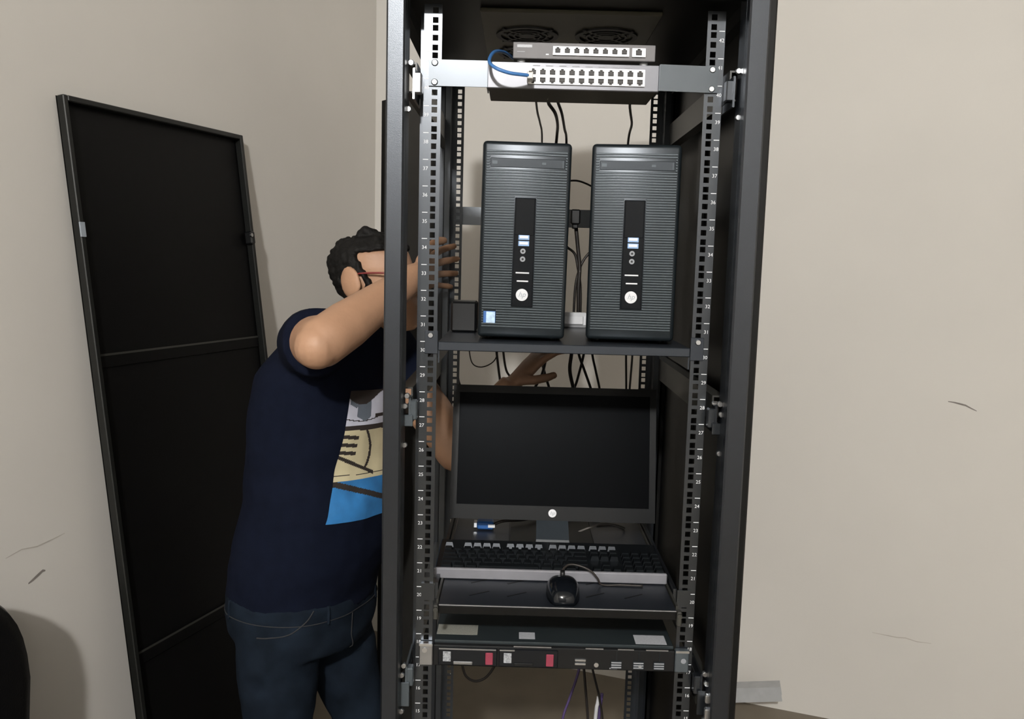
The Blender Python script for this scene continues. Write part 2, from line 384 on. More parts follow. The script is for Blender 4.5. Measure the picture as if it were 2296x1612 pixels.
# Vector(0,0,1) x (-D) = +W direction check: z x (-D) = (D.y, -D.x) = W
tilt = Matrix.Rotation(lean, 4, 'X')                                            # top leans toward -Y (the wall)
def pbox(mb, *a, **k):
    b = MB(); b.box(*a, **k); mb.add([tilt @ Vector(v) for v in b.v], b.f)
mb = MB(); pbox(mb, 0, pw, -.0015, 0, 0, ph); part('sheet', mb, M_panel, pan, world=False)
for a in ((0,.014,0,.022,0,ph),(pw-.014,pw,0,.022,0,ph),(.014,pw-.014,0,.022,ph-.014,ph),(.014,pw-.014,0,.022,0,.014)):
    mb = MB(); pbox(mb, *a, bev=.002); part('edge_flange', mb, M_pframe, pan, world=False)
for z in (1.363, .612):
    mb = MB(); pbox(mb, .016, pw-.016, 0, .005, z-.03, z+.004, bev=.0015); part('stiffening_rib', mb, M_pframe if False else M_panel, pan, world=False)
    mb = MB(); pbox(mb, .016, pw-.016, .005, .0058, z-.001, z+.0042); part('rib_edge', mb, M_brace, pan, world=False)
mb = MB(); pbox(mb, pw-.012, pw+.002, .022, .026, ph-.335, ph-.30); part('catch', mb, M_strip, pan, world=False, label='grey slide catch on the left edge')
mb = MB(); pbox(mb, .006, .026, .004, .03, ph-.335, ph-.295, bev=.004); lt = part('lock', mb, M_dark, pan, world=False)
b = MB(); b.cyl((.028,.030,ph-.308), (0,1,0), .006, .005, 12); mb = MB(); mb.add([tilt@Vector(v) for v in b.v], b.f, 0, False); part('lock_barrel', mb, M_zinc, lt, world=False)

# ------------------------------------------------------------------ 24-port switch with rack ears
sw = thing('network_switch', 'grey 24-port network switch with wide rack ears screwed to the rails', 'switch', (0, 0, 1.898))
mb = MB(); mb.box(-.142, .142, .002, .118, 1.8985, 1.9405, .001); part('chassis', mb, M_sw_body, sw)
mb = MB(); mb.box(-.1435, .1435, -.005, .0025, 1.898, 1.941, .001); part('front_plate', mb, M_sw_face, sw)
for s in (-1, 1):
    mb = MB(); fl = .0 if s < 0 else .0065                                       # right ear angled off the lamp: its darker tone is put into the shape
    vs = [(x, y-(fl if k == 0 else 0), z) for k, x in enumerate((s*.1440, s*.2425)) for y in (-.0035,-.0008) for z in (1.899,1.942)]
    mb.add(vs, [(0,1,3,2),(4,6,7,5),(0,4,5,1),(2,3,7,6),(0,2,6,4),(1,5,7,3)]); mb.box(s*.1430, s*.1450, -.003-fl, .05, 1.899, 1.941)
    ear = part('rack_ear', mb, M_ear, sw)
    for z in (1.9365, 1.905):
        mb = MB(); mb.cyl((s*.2325,-.0035,z), (0,-1,0), .0058, .003, 14, .004); mb.cyl((s*.2325,-.0035,z), (0,-1,0), .002, .0035, 6); part('screw', mb, M_zinc, ear)
def port_block(parent, x0, px, nx, rows, zlo, zhi, y, pw_, ph_, xr=None, notch_up=(True, False)):
    """bright metal strip with keyed sockets; px = pitch"""
    W2 = px*nx; xs = set([x0, xr if xr else x0+W2]); zc = set([zlo, zhi])
    cells = []
    for i in range(nx):
        cx = x0+px*(i+.5)
        for r, zc_ in enumerate(rows):
            up = notch_up[r]
            cells.append((cx-pw_/2, cx+pw_/2, zc_-ph_/2, zc_+ph_/2)); q = ph_*.28
            if up: cells.append((cx-pw_*.25, cx+pw_*.25, zc_+ph_/2, zc_+ph_/2+q))
            else: cells.append((cx-pw_*.25, cx+pw_*.25, zc_-ph_/2-q, zc_-ph_/2))
    for c in cells: xs |= {round(c[0],6), round(c[1],6)}; zc |= {round(c[2],6), round(c[3],6)}
    xs = sorted(xs); zz = sorted(zc)
    def solid(i, j):
        mx, mz = (xs[i]+xs[i+1])/2, (zz[j]+zz[j+1])/2
        return not any(c[0] < mx < c[1] and c[2] < mz < c[3] for c in cells)
    mb = MB(); mb.plate(xs, zz, solid, y-.003, y); blk = part('port_block', mb, M_port, parent)
    mb = MB(); hw, hh = pw_*.55, ph_*.82
    mb.box(-hw, hw, .0, .0006, -hh, hh); mb.box(-pw_*.3, pw_*.3, -.0012, 0, -ph_*.3, -ph_*.18)
    me = mb.mesh('port'); me.materials.append(M_hole)
    for i in range(nx):
        for z in rows:
            o = bpy.data.objects.new('port', me); COL.objects.link(o); o.parent = blk; o.location = Vector((x0+px*(i+.5), y-.0007, z))-wloc(blk)
    return blk
port_block(sw, -.0755, .01625, 12, (1.9245, 1.9125), 1.9055, 1.9325, -.0053, .0098, .0078, notch_up=(True, False))
for i in range(24):
    pass
mb = MB()
for i in range(8): mb.box(-.068+i*.022, -.056+i*.022, -.0054, -.005, 1.9352, 1.9366)
part('port_lettering', mb, M_grey, sw)

# ------------------------------------------------------------------ small 9-port switch lying on top
s9 = thing('network_switch', 'small grey 9-port network switch lying on top of the wide rack switch', 'switch', (.02, .02, 1.945))
mb = MB(); mb.box(-.1015, .1385, .02, .125, 1.9525, 1.9785, .001); part('chassis', mb, M_sw_face2, s9)
mb = MB(); mb.box(-.1022, .1392, .0175, .021, 1.952, 1.979, .001); fp = part('front_plate', mb, M_sw_face2, s9)
port_block(s9, -.0345, .0161, 8, (1.9655,), 1.9585, 1.9725, .0173, .0092, .0075, notch_up=(True,))
port_block(s9, .0995, .0225, 1, (1.9652,), 1.9585, 1.9725, .0173, .0105, .0085, notch_up=(True,))
for x in (-.088, .122):
    mb = MB(); mb.cyl((x,.034,1.9425), (0,0,1), .007, .011, 14); part('foot', mb, M_white, s9)
    mb = MB(); mb.cyl((x,.105,1.9425), (0,0,1), .007, .011, 14); part('foot', mb, M_dark, s9)
mb = MB(); mb.box(-.0955,-.070,.0171,.0176,1.9702,1.9748); mb.box(-.0955,-.082,.0171,.0176,1.9628,1.9636); part('front_lettering', mb, M_sticker2, s9)
mb = MB(); mb.box(-.0465,-.0415,.0171,.0176,1.9585,1.9605); part('indicator', mb, M_white, s9)

# blue patch cable
pc = thing('patch_cable', 'short blue patch cable looping from the small switch into the first lower port', 'cable', (-.12,-.02,1.93))
mb = MB(); mb.tube([(-.088,.145,1.968),(-.10,.142,1.978),(-.118,.09,1.978),(-.134,.02,1.962),(-.1405,-.03,1.936),(-.130,-.05,1.921),(-.108,-.05,1.9135),(-.088,-.042,1.9128),(-.076,-.034,1.9135)], .0029, 10); part('jacket', mb, M_blue, pc)
mb = MB(); mb.box(-.0775,-.0675,-.036,-.0056,1.9085,1.9195,.001); mb.box(-.075,-.070,-.04,-.008,1.9195,1.9215); part('plug', mb, M_clear, pc, label='clear plug')
mb = MB(); mb.box(-.0945,-.0835,.1255,.150,1.9625,1.9735,.001); part('plug', mb, M_clear, pc)

# ------------------------------------------------------------------ cables
def cable(label, pts, r, m, group, name='cable'):
    mb = MB(); P = [Vector(p) for p in pts]; o = mb.tube(P, r, 8)
    c = part(name, mb, m); return tag(c, label, 'cable', group)
G1 = 'cables dropping from the wide switch'
cable('thin grey cable dropping from the switch underside behind the left tower', [(-.06,.112,1.906),(-.058,.16,1.904),(-.054,.22,1.897),(-.046,.35,1.899),(-.039,.44,1.888),(-.038,.465,1.83),(-.038,.47,1.74)], .0022, M_cgrey, None)
cable('thick black cable dropping from the switch to the left tower', [(-.037,.119,1.905),(-.034,.16,1.903),(-.02,.21,1.895),(-.009,.35,1.896),(-.006,.44,1.887),(-.008,.47,1.83),(-.008,.48,1.70)], .0033, M_cable, None)
cable('black cable right of the thick one above the left tower', [(-.021,.121,1.905),(-.016,.16,1.903),(-.007,.21,1.894),(.006,.35,1.887),(.015,.44,1.881),(.016,.455,1.82),(.012,.46,1.72)], .0028, M_cable, None)
cable('single grey cable above the right tower', [(.113,.119,1.905),(.117,.16,1.903),(.127,.22,1.897),(.146,.35,1.9),(.152,.44,1.887),(.152,.46,1.83),(.152,.465,1.72)], .0026, M_cgrey, None)
cable('thin black cable arching across the gap between the towers near their tops', [(-.01,.46,1.782),(.019,.46,1.789),(.032,.46,1.792),(.049,.46,1.791),(.071,.46,1.783),(.085,.46,1.774),(.10,.46,1.75)], .0022, M_cable, None)
cable('black video cable hanging in the gap between the towers', [(.042,.45,1.70),(.045,.45,1.678),(.05,.45,1.639),(.055,.45,1.599),(.054,.45,1.549),(.056,.455,1.50),(.056,.47,1.471)], .0045, M_cable, None)
cable('black cable curving from behind the left tower into the gap bundle', [(-.005,.48,1.652),(.019,.48,1.65),(.029,.48,1.643),(.045,.475,1.629),(.052,.468,1.60),(.060,.466,1.55),(.062,.47,1.471)], .003, M_cable, None)
cable('black cable curving from behind the right tower into the gap bundle', [(.11,.49,1.635),(.086,.487,1.635),(.076,.485,1.63),(.06,.48,1.604),(.049,.475,1.558),(.047,.475,1.471)], .003, M_cable, None)
vp = MB(); vp.box(.030,.051,.425,.462,1.694,1.727,.003); vp.box(.034,.047,.43,.455,1.685,1.695,.002)
tag(part('video_plug', vp, M_dark), 'black video plug behind the right edge of the left tower', 'plug')
JS = [('thin black cable nearest the left rear rail under the shelf', [(-.225,.62,1.437),(-.224,.62,1.389),(-.227,.62,1.348),(-.224,.62,1.314),(-.216,.62,1.29),(-.204,.62,1.258),(-.2,.62,1.15)], .0022, M_cable),
 ('thin black cable looping in a shallow U just under the shelf', [(-.202,.62,1.437),(-.199,.62,1.387),(-.19,.62,1.354),(-.167,.62,1.346),(-.14,.62,1.359),(-.129,.62,1.384),(-.131,.62,1.439)], .0016, M_cable),
 ('black cable left of the reaching hand', [(-.136,.626,1.439),(-.132,.628,1.391),(-.125,.628,1.339),(-.12,.628,1.306),(-.115,.628,1.261),(-.112,.628,1.16)], .0032, M_cable),
 ('black cable bending right beside the reaching hand', [(-.12,.62,1.44),(-.115,.62,1.39),(-.106,.62,1.34),(-.089,.62,1.312),(-.082,.62,1.262),(-.08,.62,1.16)], .003, M_cable),
 ('black cable slanting left below the reaching hand', [(-.005,.62,1.443),(-.008,.62,1.376),(-.017,.62,1.331),(-.033,.62,1.297),(-.037,.62,1.263),(-.038,.62,1.16)], .0036, M_cable),
 ('black cable slanting right below the reaching hand', [(-.024,.632,1.442),(-.02,.632,1.376),(-.009,.632,1.331),(.003,.632,1.296),(.013,.632,1.264),(.015,.632,1.16)], .0034, M_cable),
 ('thick black cable under the shelf, left of the crossing pair', [(.056,.62,1.444),(.055,.62,1.389),(.052,.62,1.344),(.063,.62,1.297),(.071,.62,1.266),(.072,.62,1.16)], .0046, M_cable),
 ('black cable of the crossing pair that slants down to the right', [(.062,.612,1.444),(.072,.612,1.387),(.088,.612,1.345),(.106,.612,1.298),(.113,.612,1.267),(.115,.612,1.16)], .0034, M_cable),
 ('black cable of the crossing pair that slants down to the left', [(.088,.634,1.444),(.087,.634,1.389),(.073,.634,1.321),(.066,.634,1.296),(.062,.634,1.264),(.06,.634,1.16)], .0033, M_cable),
 ('black cable right of the crossing pair under the shelf', [(.101,.62,1.446),(.106,.62,1.388),(.116,.62,1.346),(.128,.62,1.299),(.133,.62,1.268),(.134,.62,1.16)], .003, M_cable),
 ('straight black cable hanging near the right rear rail', [(.188,.62,1.448),(.19,.62,1.387),(.194,.62,1.301),(.195,.62,1.269),(.195,.62,1.16)], .0026, M_cable),
 ('grey cable hanging closest to the right rear rail', [(.207,.63,1.448),(.207,.63,1.384),(.204,.63,1.3),(.204,.63,1.268),(.204,.63,1.16)], .0026, M_cgrey)]
for l, p, r, m in JS: cable(l, p, r, m, None)
KS = [('black cable hanging in a loop under the server at left', [(-.205,.62,.60),(-.2,.62,.567),(-.19,.62,.537),(-.166,.62,.523),(-.137,.62,.535),(-.115,.62,.57),(-.112,.62,.60)], .0034, M_cable),
 ('dark purple cable slanting to the left under the server', [(.108,.625,.90),(.108,.625,.596),(.105,.63,.565),(.095,.63,.522),(.08,.63,.472),(.066,.63,.42),(.061,.63,.335),(.06,.63,.15)], .0034, M_cpurple),
 ('black cable hanging straight under the server', [(.116,.628,.90),(.113,.63,.596),(.116,.632,.565),(.122,.632,.511),(.132,.632,.422),(.137,.632,.338),(.137,.632,.15)], .0036, M_cable),
 ('black cable slanting to the right under the server', [(.135,.63,.90),(.133,.63,.597),(.138,.63,.564),(.152,.63,.512),(.161,.63,.475),(.172,.63,.389),(.173,.63,.15)], .003, M_cable),
 ('purple cable beside the white one at the bottom of the rack', [(.170,.66,.478),(.168,.66,.455),(.166,.66,.434),(.164,.66,.406),(.164,.66,.32),(.164,.66,.122)], .0042, M_cpurple),
 ('white cable at the bottom of the rack', [(.160,.65,.474),(.158,.65,.455),(.156,.65,.445),(.154,.65,.411),(.151,.65,.326),(.15,.65,.122)], .0052, M_cwhite)]
for l, p, r, m in KS: cable(l, p, r, m, None)

# ------------------------------------------------------------------ grey blanking strip across the rear rails
mb = MB(); mb.box(-.240, .240, .6045, .607, 1.694, 1.737, .0006); bp_ = part('blanking_panel', mb, M_strip)
tag(bp_, 'grey blank metal strip across the rear rails behind the two towers', 'panel')

# ------------------------------------------------------------------ fixed shelf
sh = thing('rack_shelf', 'black fixed rack shelf carrying the two computer towers', 'shelf', (0,0,1.45))
mb = MB(); mb.box(-.219,.219,.0,.585,1.4635,1.467); part('shelf_plate', mb, M_tray, sh)
mb = MB(); mb.box(-.2195,.2195,-.004,.0,1.452,1.4675,.0012); part('front_lip', mb, M_tray, sh)
for s in (-1,1):
    mb = MB(); mb.box(s*.217,s*.2195,.0,.585,1.43,1.4635); part('side_flange', mb, M_tray, sh)
    mb = MB(); mb.box(s*.2198,s*.2425,-.0035,-.0008,1.446,1.486,.0005); e = part('mounting_ear', mb, M_tray, sh)
    for z in (1.478,): 
        mb = MB(); mb.cyl((s*.2325,-.0035,z), (0,-1,0), .0055, .003, 12, .004); part('screw', mb, M_zinc, e)

# ------------------------------------------------------------------ computer towers
def tower(label, loc, rz, sticker, yaw=0.):
    w, H, dp = .157, .352, .36
    t = thing('computer_tower', label, 'computer', loc, (0, math.radians(rz), math.radians(yaw)), 'computer towers on the shelf')
    mb = MB(); mb.box(.002, w-.002, .022, dp, .008, H-.004, .002); part('case', mb, M_case, t, world=False)
    mb = MB(); mb.box(0, w, .0, .024, .006, H, .0075, seg=3); part('bezel', mb, M_bezel, t, world=False)
    mb = MB(); z = .0245; P = .0046
    sx0, sx1, sz0, sz1 = w/2-.0185, w/2+.0185, .062, .2545
    while z < H-.0165:
        segs = [(.007, w-.007)]
        if sz0-.002 < z < sz1: segs = [(.007, sx0-.001), (sx1+.001, w-.007)]
        if .305 < z < .3235: segs = [(.007, .0135), (w-.0105, w-.007)]
        if sticker and .030 < z < .0535: segs = [(.007,.010),(.0325, w-.007)]
        for a, b in segs: mb.box(a, b, -.0016, .001, z, z+P*.62, .0005)
        z += P
    lv = part('louvres', mb, M_slat, t, world=False, kind='stuff')
    mb = MB(); mb.box(.0145, w-.0115, -.001, .002, .3065, .3225, .0008); od = part('optical_drive', mb, M_bezel, t, world=False)
    mb = MB(); mb.box(.0175,.0265,-.0016,-.0009,.3115,.3175); mb.box(.105,.112,-.0016,-.0009,.3125,.3165); mb.box(w-.0155,w-.0145,-.0016,-.0009,.3085,.3205); part('eject_button', mb, M_slat, od, world=False)
    mb = MB(); mb.box(sx0, sx1, -.0022, .002, sz0, sz1, .001); cp = part('control_strip', mb, M_gloss, t, world=False)
    c = w/2
    mb = MB(); mb.box(c-.0165,c+.0165,-.0034,-.002,.189,.2535,.0013); part('card_slot_cover', mb, M_gloss, cp, world=False)
    for zz in (.1855, .1745):
        mb = MB(); mb.box(c-.010,c+.009,-.0030,-.002,zz-.0044,zz+.0044); mb.box(c-.008,c+.007,-.0036,-.003,zz-.0018,zz+.0028,mi=1); part('usb_port', mb, [M_usb, M_silver], cp, world=False)
    for zz in (.161, .147):
        mb = MB(); mb.cyl((c-.0015,-.002,zz), (0,-1,0), .0048, .0008, 16); mb.cyl((c-.0015,-.0028,zz),(0,-1,0),.002,.0002,12,mi=1); part('audio_jack', mb, [M_grey, M_dark], cp, world=False)
    mb = MB(); mb.box(c-.013,c+.011,-.0030,-.002,.1215,.1238); part('chrome_trim', mb, M_silver, cp, world=False)
    mb = MB(); mb.box(c-.0105,c+.010,-.0032,-.002,.1068,.1092); part('power_button', mb, M_silver, cp, world=False)
    mb = MB(); mb.cyl((c-.0005,-.002,.0835), (0,-1,0), .0108, .0014, 28); bd = part('round_badge', mb, M_silver, cp, world=False)
    mb = MB(); text_mesh('hp', .0135, mb, (c-.0005,-.0036,.084), (1,0,0), (0,0,1), shear=.35); part('badge_letters', mb, M_strip, bd, world=False)
    if sticker:
        mb = MB(); mb.box(.0105,.032,-.0015,.0,.0305,.0525); mb.box(.0155,.0312,-.0018,-.0015,.0315,.0515,mi=1); part('sticker', mb, [M_bluev, M_bsticker], t, world=False, label='pale blue square sticker')
    for x in (.02, w-.02):
        for y in (.04, dp-.04):
            mb = MB(); mb.cyl((x,y,0), (0,0,1), .007, .0085, 12); part('foot', mb, M_dark, t, world=False)
    return t
tower('left black computer tower with a pale blue sticker at its lower left', (-.1545,.05,1.4675), .55, True)
tower('right black computer tower with no sticker on its front', (.0415,.056,1.4675), 0., False, -4.6)
mb = MB(); mb.box(-.232+.018,-.163,.20,.27,1.4675,1.528,.004); tag(part('power_adapter', mb, M_dark), 'black power brick on the shelf left of the left tower', 'adapter')
mb = MB(); mb.box(.008,.075,.40,.432,1.4675,1.500,.006); mb.box(.02,.064,.396,.40,1.474,1.494,.002); tag(part('plug_adapter', mb, M_cwhite), 'white plug adapter on the shelf between the towers', 'adapter')

# ------------------------------------------------------------------ sliding tray, keyboard, mouse, monitor
tr = thing('keyboard_tray', 'black sliding rack tray pulled out under keyboard and mouse', 'shelf', (0,0,1.0))
mb = MB(); mb.box(-.2045,.2045,-.070,.50,1.0165,1.0195); part('tray_deck', mb, M_tray, tr)
mb = MB(); mb.box(-.2045,.2045,-.0735,-.070,1.004,1.0185,.001); part('front_lip', mb, M_inner, tr)  # darker and duller than the deck: shade put into the colour
mb = MB(); mb.box(-.2045,.2045,-.0745,-.0695,1.0187,1.0206,.0009); part('front_edge', mb, M_steel, tr)  # bright strip added as the highlight along the lip's top edge
for (x, y) in ((-.137,.042),(-.070,.042),(-.137,-.017),(-.070,-.017),(.075,.049),(.147,.049),(.070,-.011),(.139,-.011)):
    mb = MB(); mb.obox((x-.017,y-.011,1.01965),(x+.017,y+.011,1.01965),(0,0,1),.0028,.0003); part('vent_slot', mb, M_case, tr)
for s in (-1,1):
    mb = MB(); mb.box(s*.2065,s*.2105,-.055,.55,1.004,1.022); part('slide_rail', mb, M_brace, tr)
    mb = MB(); mb.box(s*.205,s*.2135,-.078,-.064,.994,1.020,.002); mb.cyl((s*.209,-.079,1.0135),(0,-1,0),.0042,.002,12); part('slide_stop', mb, M_brace, tr)
    mb = MB(); mb.box(s*.2125,s*.2185,.003,.59,1.0,1.03); mb.box(s*.2185,s*.2425,-.0032,-.0008,.998,1.03); part('slide_bracket', mb, M_rail, tr)

kb = thing('keyboard', 'black full-size keyboard with grey front edge on the sliding tray', 'keyboard', (-.0085,.05,1.0205), (math.radians(4.5),0,0))
KW, KD = .432, .150
mb = MB(); mb.box(-KW/2, KW/2, .004, KD, .0, .013, .002); part('body', mb, M_key, kb, world=False)
mb = MB(); mb.box(-KW/2-.001, KW/2+.001, -.004, .004, .0, .0205, .002); part('front_edge', mb, M_kbtrim, kb, world=False, label='grey front edge strip')
def keymesh(w, steep=False):
    mb = MB(); h_ = .009; f0, f1 = (-.0088,-.0046) if steep else (-.0076,-.0064); a, b = w/2-.0009, w/2-.0032
    vs = [(-a,f0,0),(a,f0,0),(a,.0078,0),(-a,.0078,0),(-b,f1,h_),(b,f1,h_),(b,.0065,h_),(-b,.0065,h_)]
    mb.add(vs, [(3,2,1,0),(4,5,6,7),(0,1,5,4),(1,2,6,5),(2,3,7,6),(3,0,4,7)]); me = mb.mesh('key'); me.materials.append(M_key); return me
u1 = .0187; kms = {}
def key(x, y, wu):
    st = y > .115
    if (wu, st) not in kms: kms[(wu, st)] = keymesh(u1*wu, st)
    o = bpy.data.objects.new('key', kms[(wu, st)]); COL.objects.link(o); o.parent = kb; o.location = (x, y, .0128)
kx0 = -KW/2+.010; ky0 = .016
rows = [[1.25,1.25,1.25,6.25,1.25,1.25,1.25,1.25],[2.25]+[1]*10+[2.75],[1.75]+[1]*11+[2.25],[1.5]+[1]*12+[1.5],[1]*13+[2]]
for r, row in enumerate(rows):
    x = kx0
    for wu in row: key(x+u1*wu/2, ky0+r*.0187, wu); x += u1*wu
top = [0,2,3,4,5,6.5,7.5,8.5,9.5,11,12,13,14]
for q in top: key(kx0+u1*(q+.5), ky0+5*.0187+.009, 1)
nx = kx0+u1*15.25
for q in range(3):
    key(nx+u1*(q+.5), ky0, 1); key(nx+u1*(q+.5), ky0+3*.0187, 1); key(nx+u1*(q+.5), ky0+4*.0187, 1); key(nx+u1*(q+.5), ky0+5*.0187+.009, 1)
key(nx+u1*1.5, ky0+.0187, 1)
px_ = nx+u1*3.25
for q in range(4):
    for r in range(5):
        if px_+u1*(q+1) < KW/2-.001: key(px_+u1*(q+.5), ky0+r*.0187, 1)

ms = thing('computer_mouse', 'black computer mouse on the tray in front of the keyboard', 'mouse', (.012,-.012,1.0197))
mb = MB(); rings = []
for k in range(11):
    tq = k/10; y = -.052+.104*tq
    hh = .034*math.sin(math.pi*min(.999, .10+.86*tq))**.55*(1.0 if tq < .5 else 1-.25*(tq-.5)); wd = .030*(math.sin(math.pi*(.06+.88*tq))**.35)
    rings.append([Vector((wd*math.copysign(abs(math.cos(a))**.7, math.cos(a)), y, max(0, hh*max(0, math.sin(a))**.75))) for a in [math.pi*j/12 for j in range(13)]])
mb.loft(rings); part('shell', mb, M_gloss, ms, world=False)
mb = MB(); mb.cyl((-.004,.024,.029),(1,0,0),.007,.008,16); part('scroll_wheel', mb, M_dark, ms, world=False)
mb = MB(); mb.tube([(.0,.052,.012),(.002,.055,.024),(.012,.05,.037),(.03,.045,.038),(.052,.042,.030),(.066,.043,.015),(.075,.046,.0022),(.11,.047,.0022),(.15,.046,.0022)], .0019, 8); part('cord', mb, M_cable, ms, world=False)

tiltm = math.radians(12)
mo = thing('monitor', 'black flat monitor standing behind the keyboard on the tray', 'monitor', (.003,.30,1.0205))
def mrot(mb):
    R = Matrix.Rotation(-tiltm, 4, 'X'); mb.v = [tuple(R @ Vector(v) + Vector((0,-.032,.047))) for v in mb.v]; return mb
MWd, MH = .434, .283
mb = MB(); mb.box(-MWd/2, MWd/2, .004, .030, .0, MH, .003); part('back_shell', mrot(mb), M_mon, mo, world=False)
mb = MB(); xs = [-MWd/2, -MWd/2+.0135, MWd/2-.0135, MWd/2]; zz = [0, .030, MH-.016, MH]
mb.plate(xs, zz, lambda i, j: not (i == 1 and j == 1), 0, .006); bz = part('bezel', mrot(mb), M_mon, mo, world=False)
mb = MB(); mb.box(xs[1]-.001, xs[2]+.001, .0025, .005, .029, MH-.015); part('screen', mrot(mb), M_screen, mo, world=False)
mb = MB(); mb.cyl((.0,.0,.0155),(0,-1,0),.0085,.001,24); bd = part('round_badge', mrot(mb), M_silver, mo, world=False)
mb = MB(); text_mesh('hp', .0105, mb, (0,-.0012,.0158), (1,0,0), (0,0,1), shear=.35); part('badge_letters', mrot(mb), M_strip, bd, world=False)
mb = MB(); mb.loft([[Vector(p) for p in q] for q in (((-.036,-.085,.004),(.036,-.085,.004),(.036,-.06,.004),(-.036,-.06,.004)),((-.034,-.075,.02),(.034,-.075,.02),(.034,-.05,.02),(-.034,-.05,.02)),((-.033,.012,.075),(.033,.012,.075),(.033,.032,.075),(-.033,.032,.075)),((-.033,.03,.17),(.033,.03,.17),(.033,.05,.17),(-.033,.05,.17)))])
mb.smooth = [False]*len(mb.smooth); part('stand_neck', mb, mat('stand_grey', (.022,.028,.034), .45), mo, world=False)
mb = MB(); mb.box(-.09,.09,-.085,.13,.0,.006,.003); part('stand_base', mb, M_mon, mo, world=False)
# blue video plug under the monitor
vg = thing('video_plug', 'blue video plug with white tag lying under the left of the monitor', 'plug', (-.14,.36,1.03))
mb = MB(); mb.box(-.158,-.122,.335,.36,1.022,1.040,.003); part('plug_shell', mb, M_bluev, vg)
mb = MB(); mb.box(-.134,-.119,.332,.3345,1.028,1.035); part('tag', mb, M_white, vg)
mb = MB(); mb.box(-.166,-.158,.338,.357,1.025,1.037,.001); part('plug_shroud', mb, M_zinc, vg)
mb = MB(); mb.tube([(-.122,.347,1.031),(-.10,.352,1.038),(-.06,.37,1.036),(-.02,.40,1.034),(.05,.42,1.032),(.12,.43,1.024)], .0035, 8); part('cord', mb, M_cable, vg)
cable('thin black cable lying under the right of the monitor', [(.06,.33,1.0225),(.09,.325,1.038),(.12,.33,1.045),(.15,.345,1.036),(.17,.37,1.024),(.15,.40,1.022),(.11,.39,1.022)], .0021, M_cgrey, None)

# ------------------------------------------------------------------ 1U server
sv = thing('rack_server', 'slim black rack server with two drive bays below the tray', 'server', (0,0,.88))
mb = MB(); mb.box(-.2175,.2175,.0,.60,.8805,.9225,.001); part('chassis', mb, M_server, sv)
mb = MB(); mb.box(-.2185,.2185,-.012,.0,.8795,.9185,.0015); fr = part('front_bezel', mb, M_dark, sv)
for x0, x1 in ((-.073,-.005),(.057,.089),(.115,.144),(.166,.206)):
    mb = MB(); mb.box(x0,x1,-.0125,-.0095,.9185,.9205); part('top_edge_trim', mb, M_steel, fr)
for i, x0 in enumerate((-.2085,-.099)):
    mb = MB(); x1 = x0+.106; mb.box(x0,x1,-.0155,-.012,.8825,.9155,.001); cd = part('drive_caddy', mb, M_gloss, sv)
    mb = MB(); mb.box(x0+.001,x0+(.104 if i == 0 else .028),-.0168,-.0155,.9125,.915); part('caddy_edge', mb, M_steel, cd)
    mb = MB(); mb.box(x0+.0085,x0+.0225,-.0164,-.0154,.890,.9085); part('caddy_label', mb, mat('caddy_label_grey', (.25,.26,.28), .6, var=.6, scale=350), cd)
    mb = MB(); mb.box(x0+.085,x0+.0985,-.0175,-.0154,.8855,.9085,.001); part('red_latch', mb, M_red, cd, label='maroon release latch')
    mb = MB(); mb.box(x0+.027,x0+.062,-.0175,-.0154,.8845,.8905,.001); part('handle', mb, M_steel if i == 0 else M_dark, cd)
for x0 in (.112,.152,.189):
    mb = MB(); mb.box(x0-.009,x0+.011,-.0138,-.012,.8835,.8985)
    for q in range(3):
        mb.box(x0-.008,x0+.010,-.0146,-.0138,.8852+q*.0045,.8875+q*.0045,mi=1)
    part('vent_insert', mb, [M_bezel, M_grey], sv)
    mb = MB(); mb.box(x0+.001,x0+.002,-.0128,-.012,.8985,.9165); part('bezel_seam', mb, M_bezel, sv)
for z in (.8905,.8975):
    mb = MB(); mb.box(.038,.058,-.0145,-.012,z-.002,z+.0018,.0006); part('usb_port', mb, M_zinc, sv)
for x in (.077,.156):
    mb = MB(); mb.cyl((x,-.012,.8895),(0,-1,0),.0042 if x < .1 else .003,.002,12); part('power_button' if x < .1 else 'indicator', mb, M_zinc, sv)
mb = MB(); mb.box(.101,.115,-.0128,-.012,.8825,.8845); part('lettering', mb, M_grey, sv)
for s in (-1,1):
    mb = MB(); mb.box(s*.2188,s*.2435,-.0135,-.0008,.8795,.9205,.0015); e = part('mounting_ear', mb, M_steel if s < 0 else M_ear, sv)
    mb = MB(); mb.box(s*.2195,s*.2435,-.0145,-.0135,.9165,.9205); part('ear_edge', mb, M_zinc, e)
    mb = MB(); mb.cyl((s*.2335,-.0135,.909 if s<0 else .902),(0,-1,0),.0048,.002,12); part('screw', mb, M_zinc if s<0 else M_grey, e)
for (x0,x1,y0,y1,m,l) in ((-.2155,-.1405,.024,.066,M_sticker,'wide yellowish paper sticker'),(-.0635,-.034,.0135,.041,M_sticker2,'small bluish-white sticker'),(.1495,.2065,.006,.043,M_sticker2,'white sticker at right')):
    mb = MB(); mb.box(x0,x1,y0,y1,.9226,.9229); part('sticker', mb, m, sv, label=l)

# ------------------------------------------------------------------ grey channel lying against the back wall
ch = MB()
p1 = Vector((.885,1.37,.128)); p0 = Vector((.43,1.50,.0295)); t = (p1-p0).normalized()
ch.obox(p0, p1, (0,0,1), .046, .003); 
u = Vector((0,0,1)); u = (u-t*u.dot(t)).normalized(); c = t.cross(u)
ch = MB(); ch.obox(p0+u*.026, p1+u*.026, u, .05, .003); ch.obox(p0-c*.0235, p1-c*.0235, u, .003, .05); ch.obox(p0+c*.0235, p1+c*.0235, u, .003, .05)
cho = part('metal_channel', ch, M_alum); tag(cho, 'grey metal channel leaning low on the back wall right of the rack', 'channel')

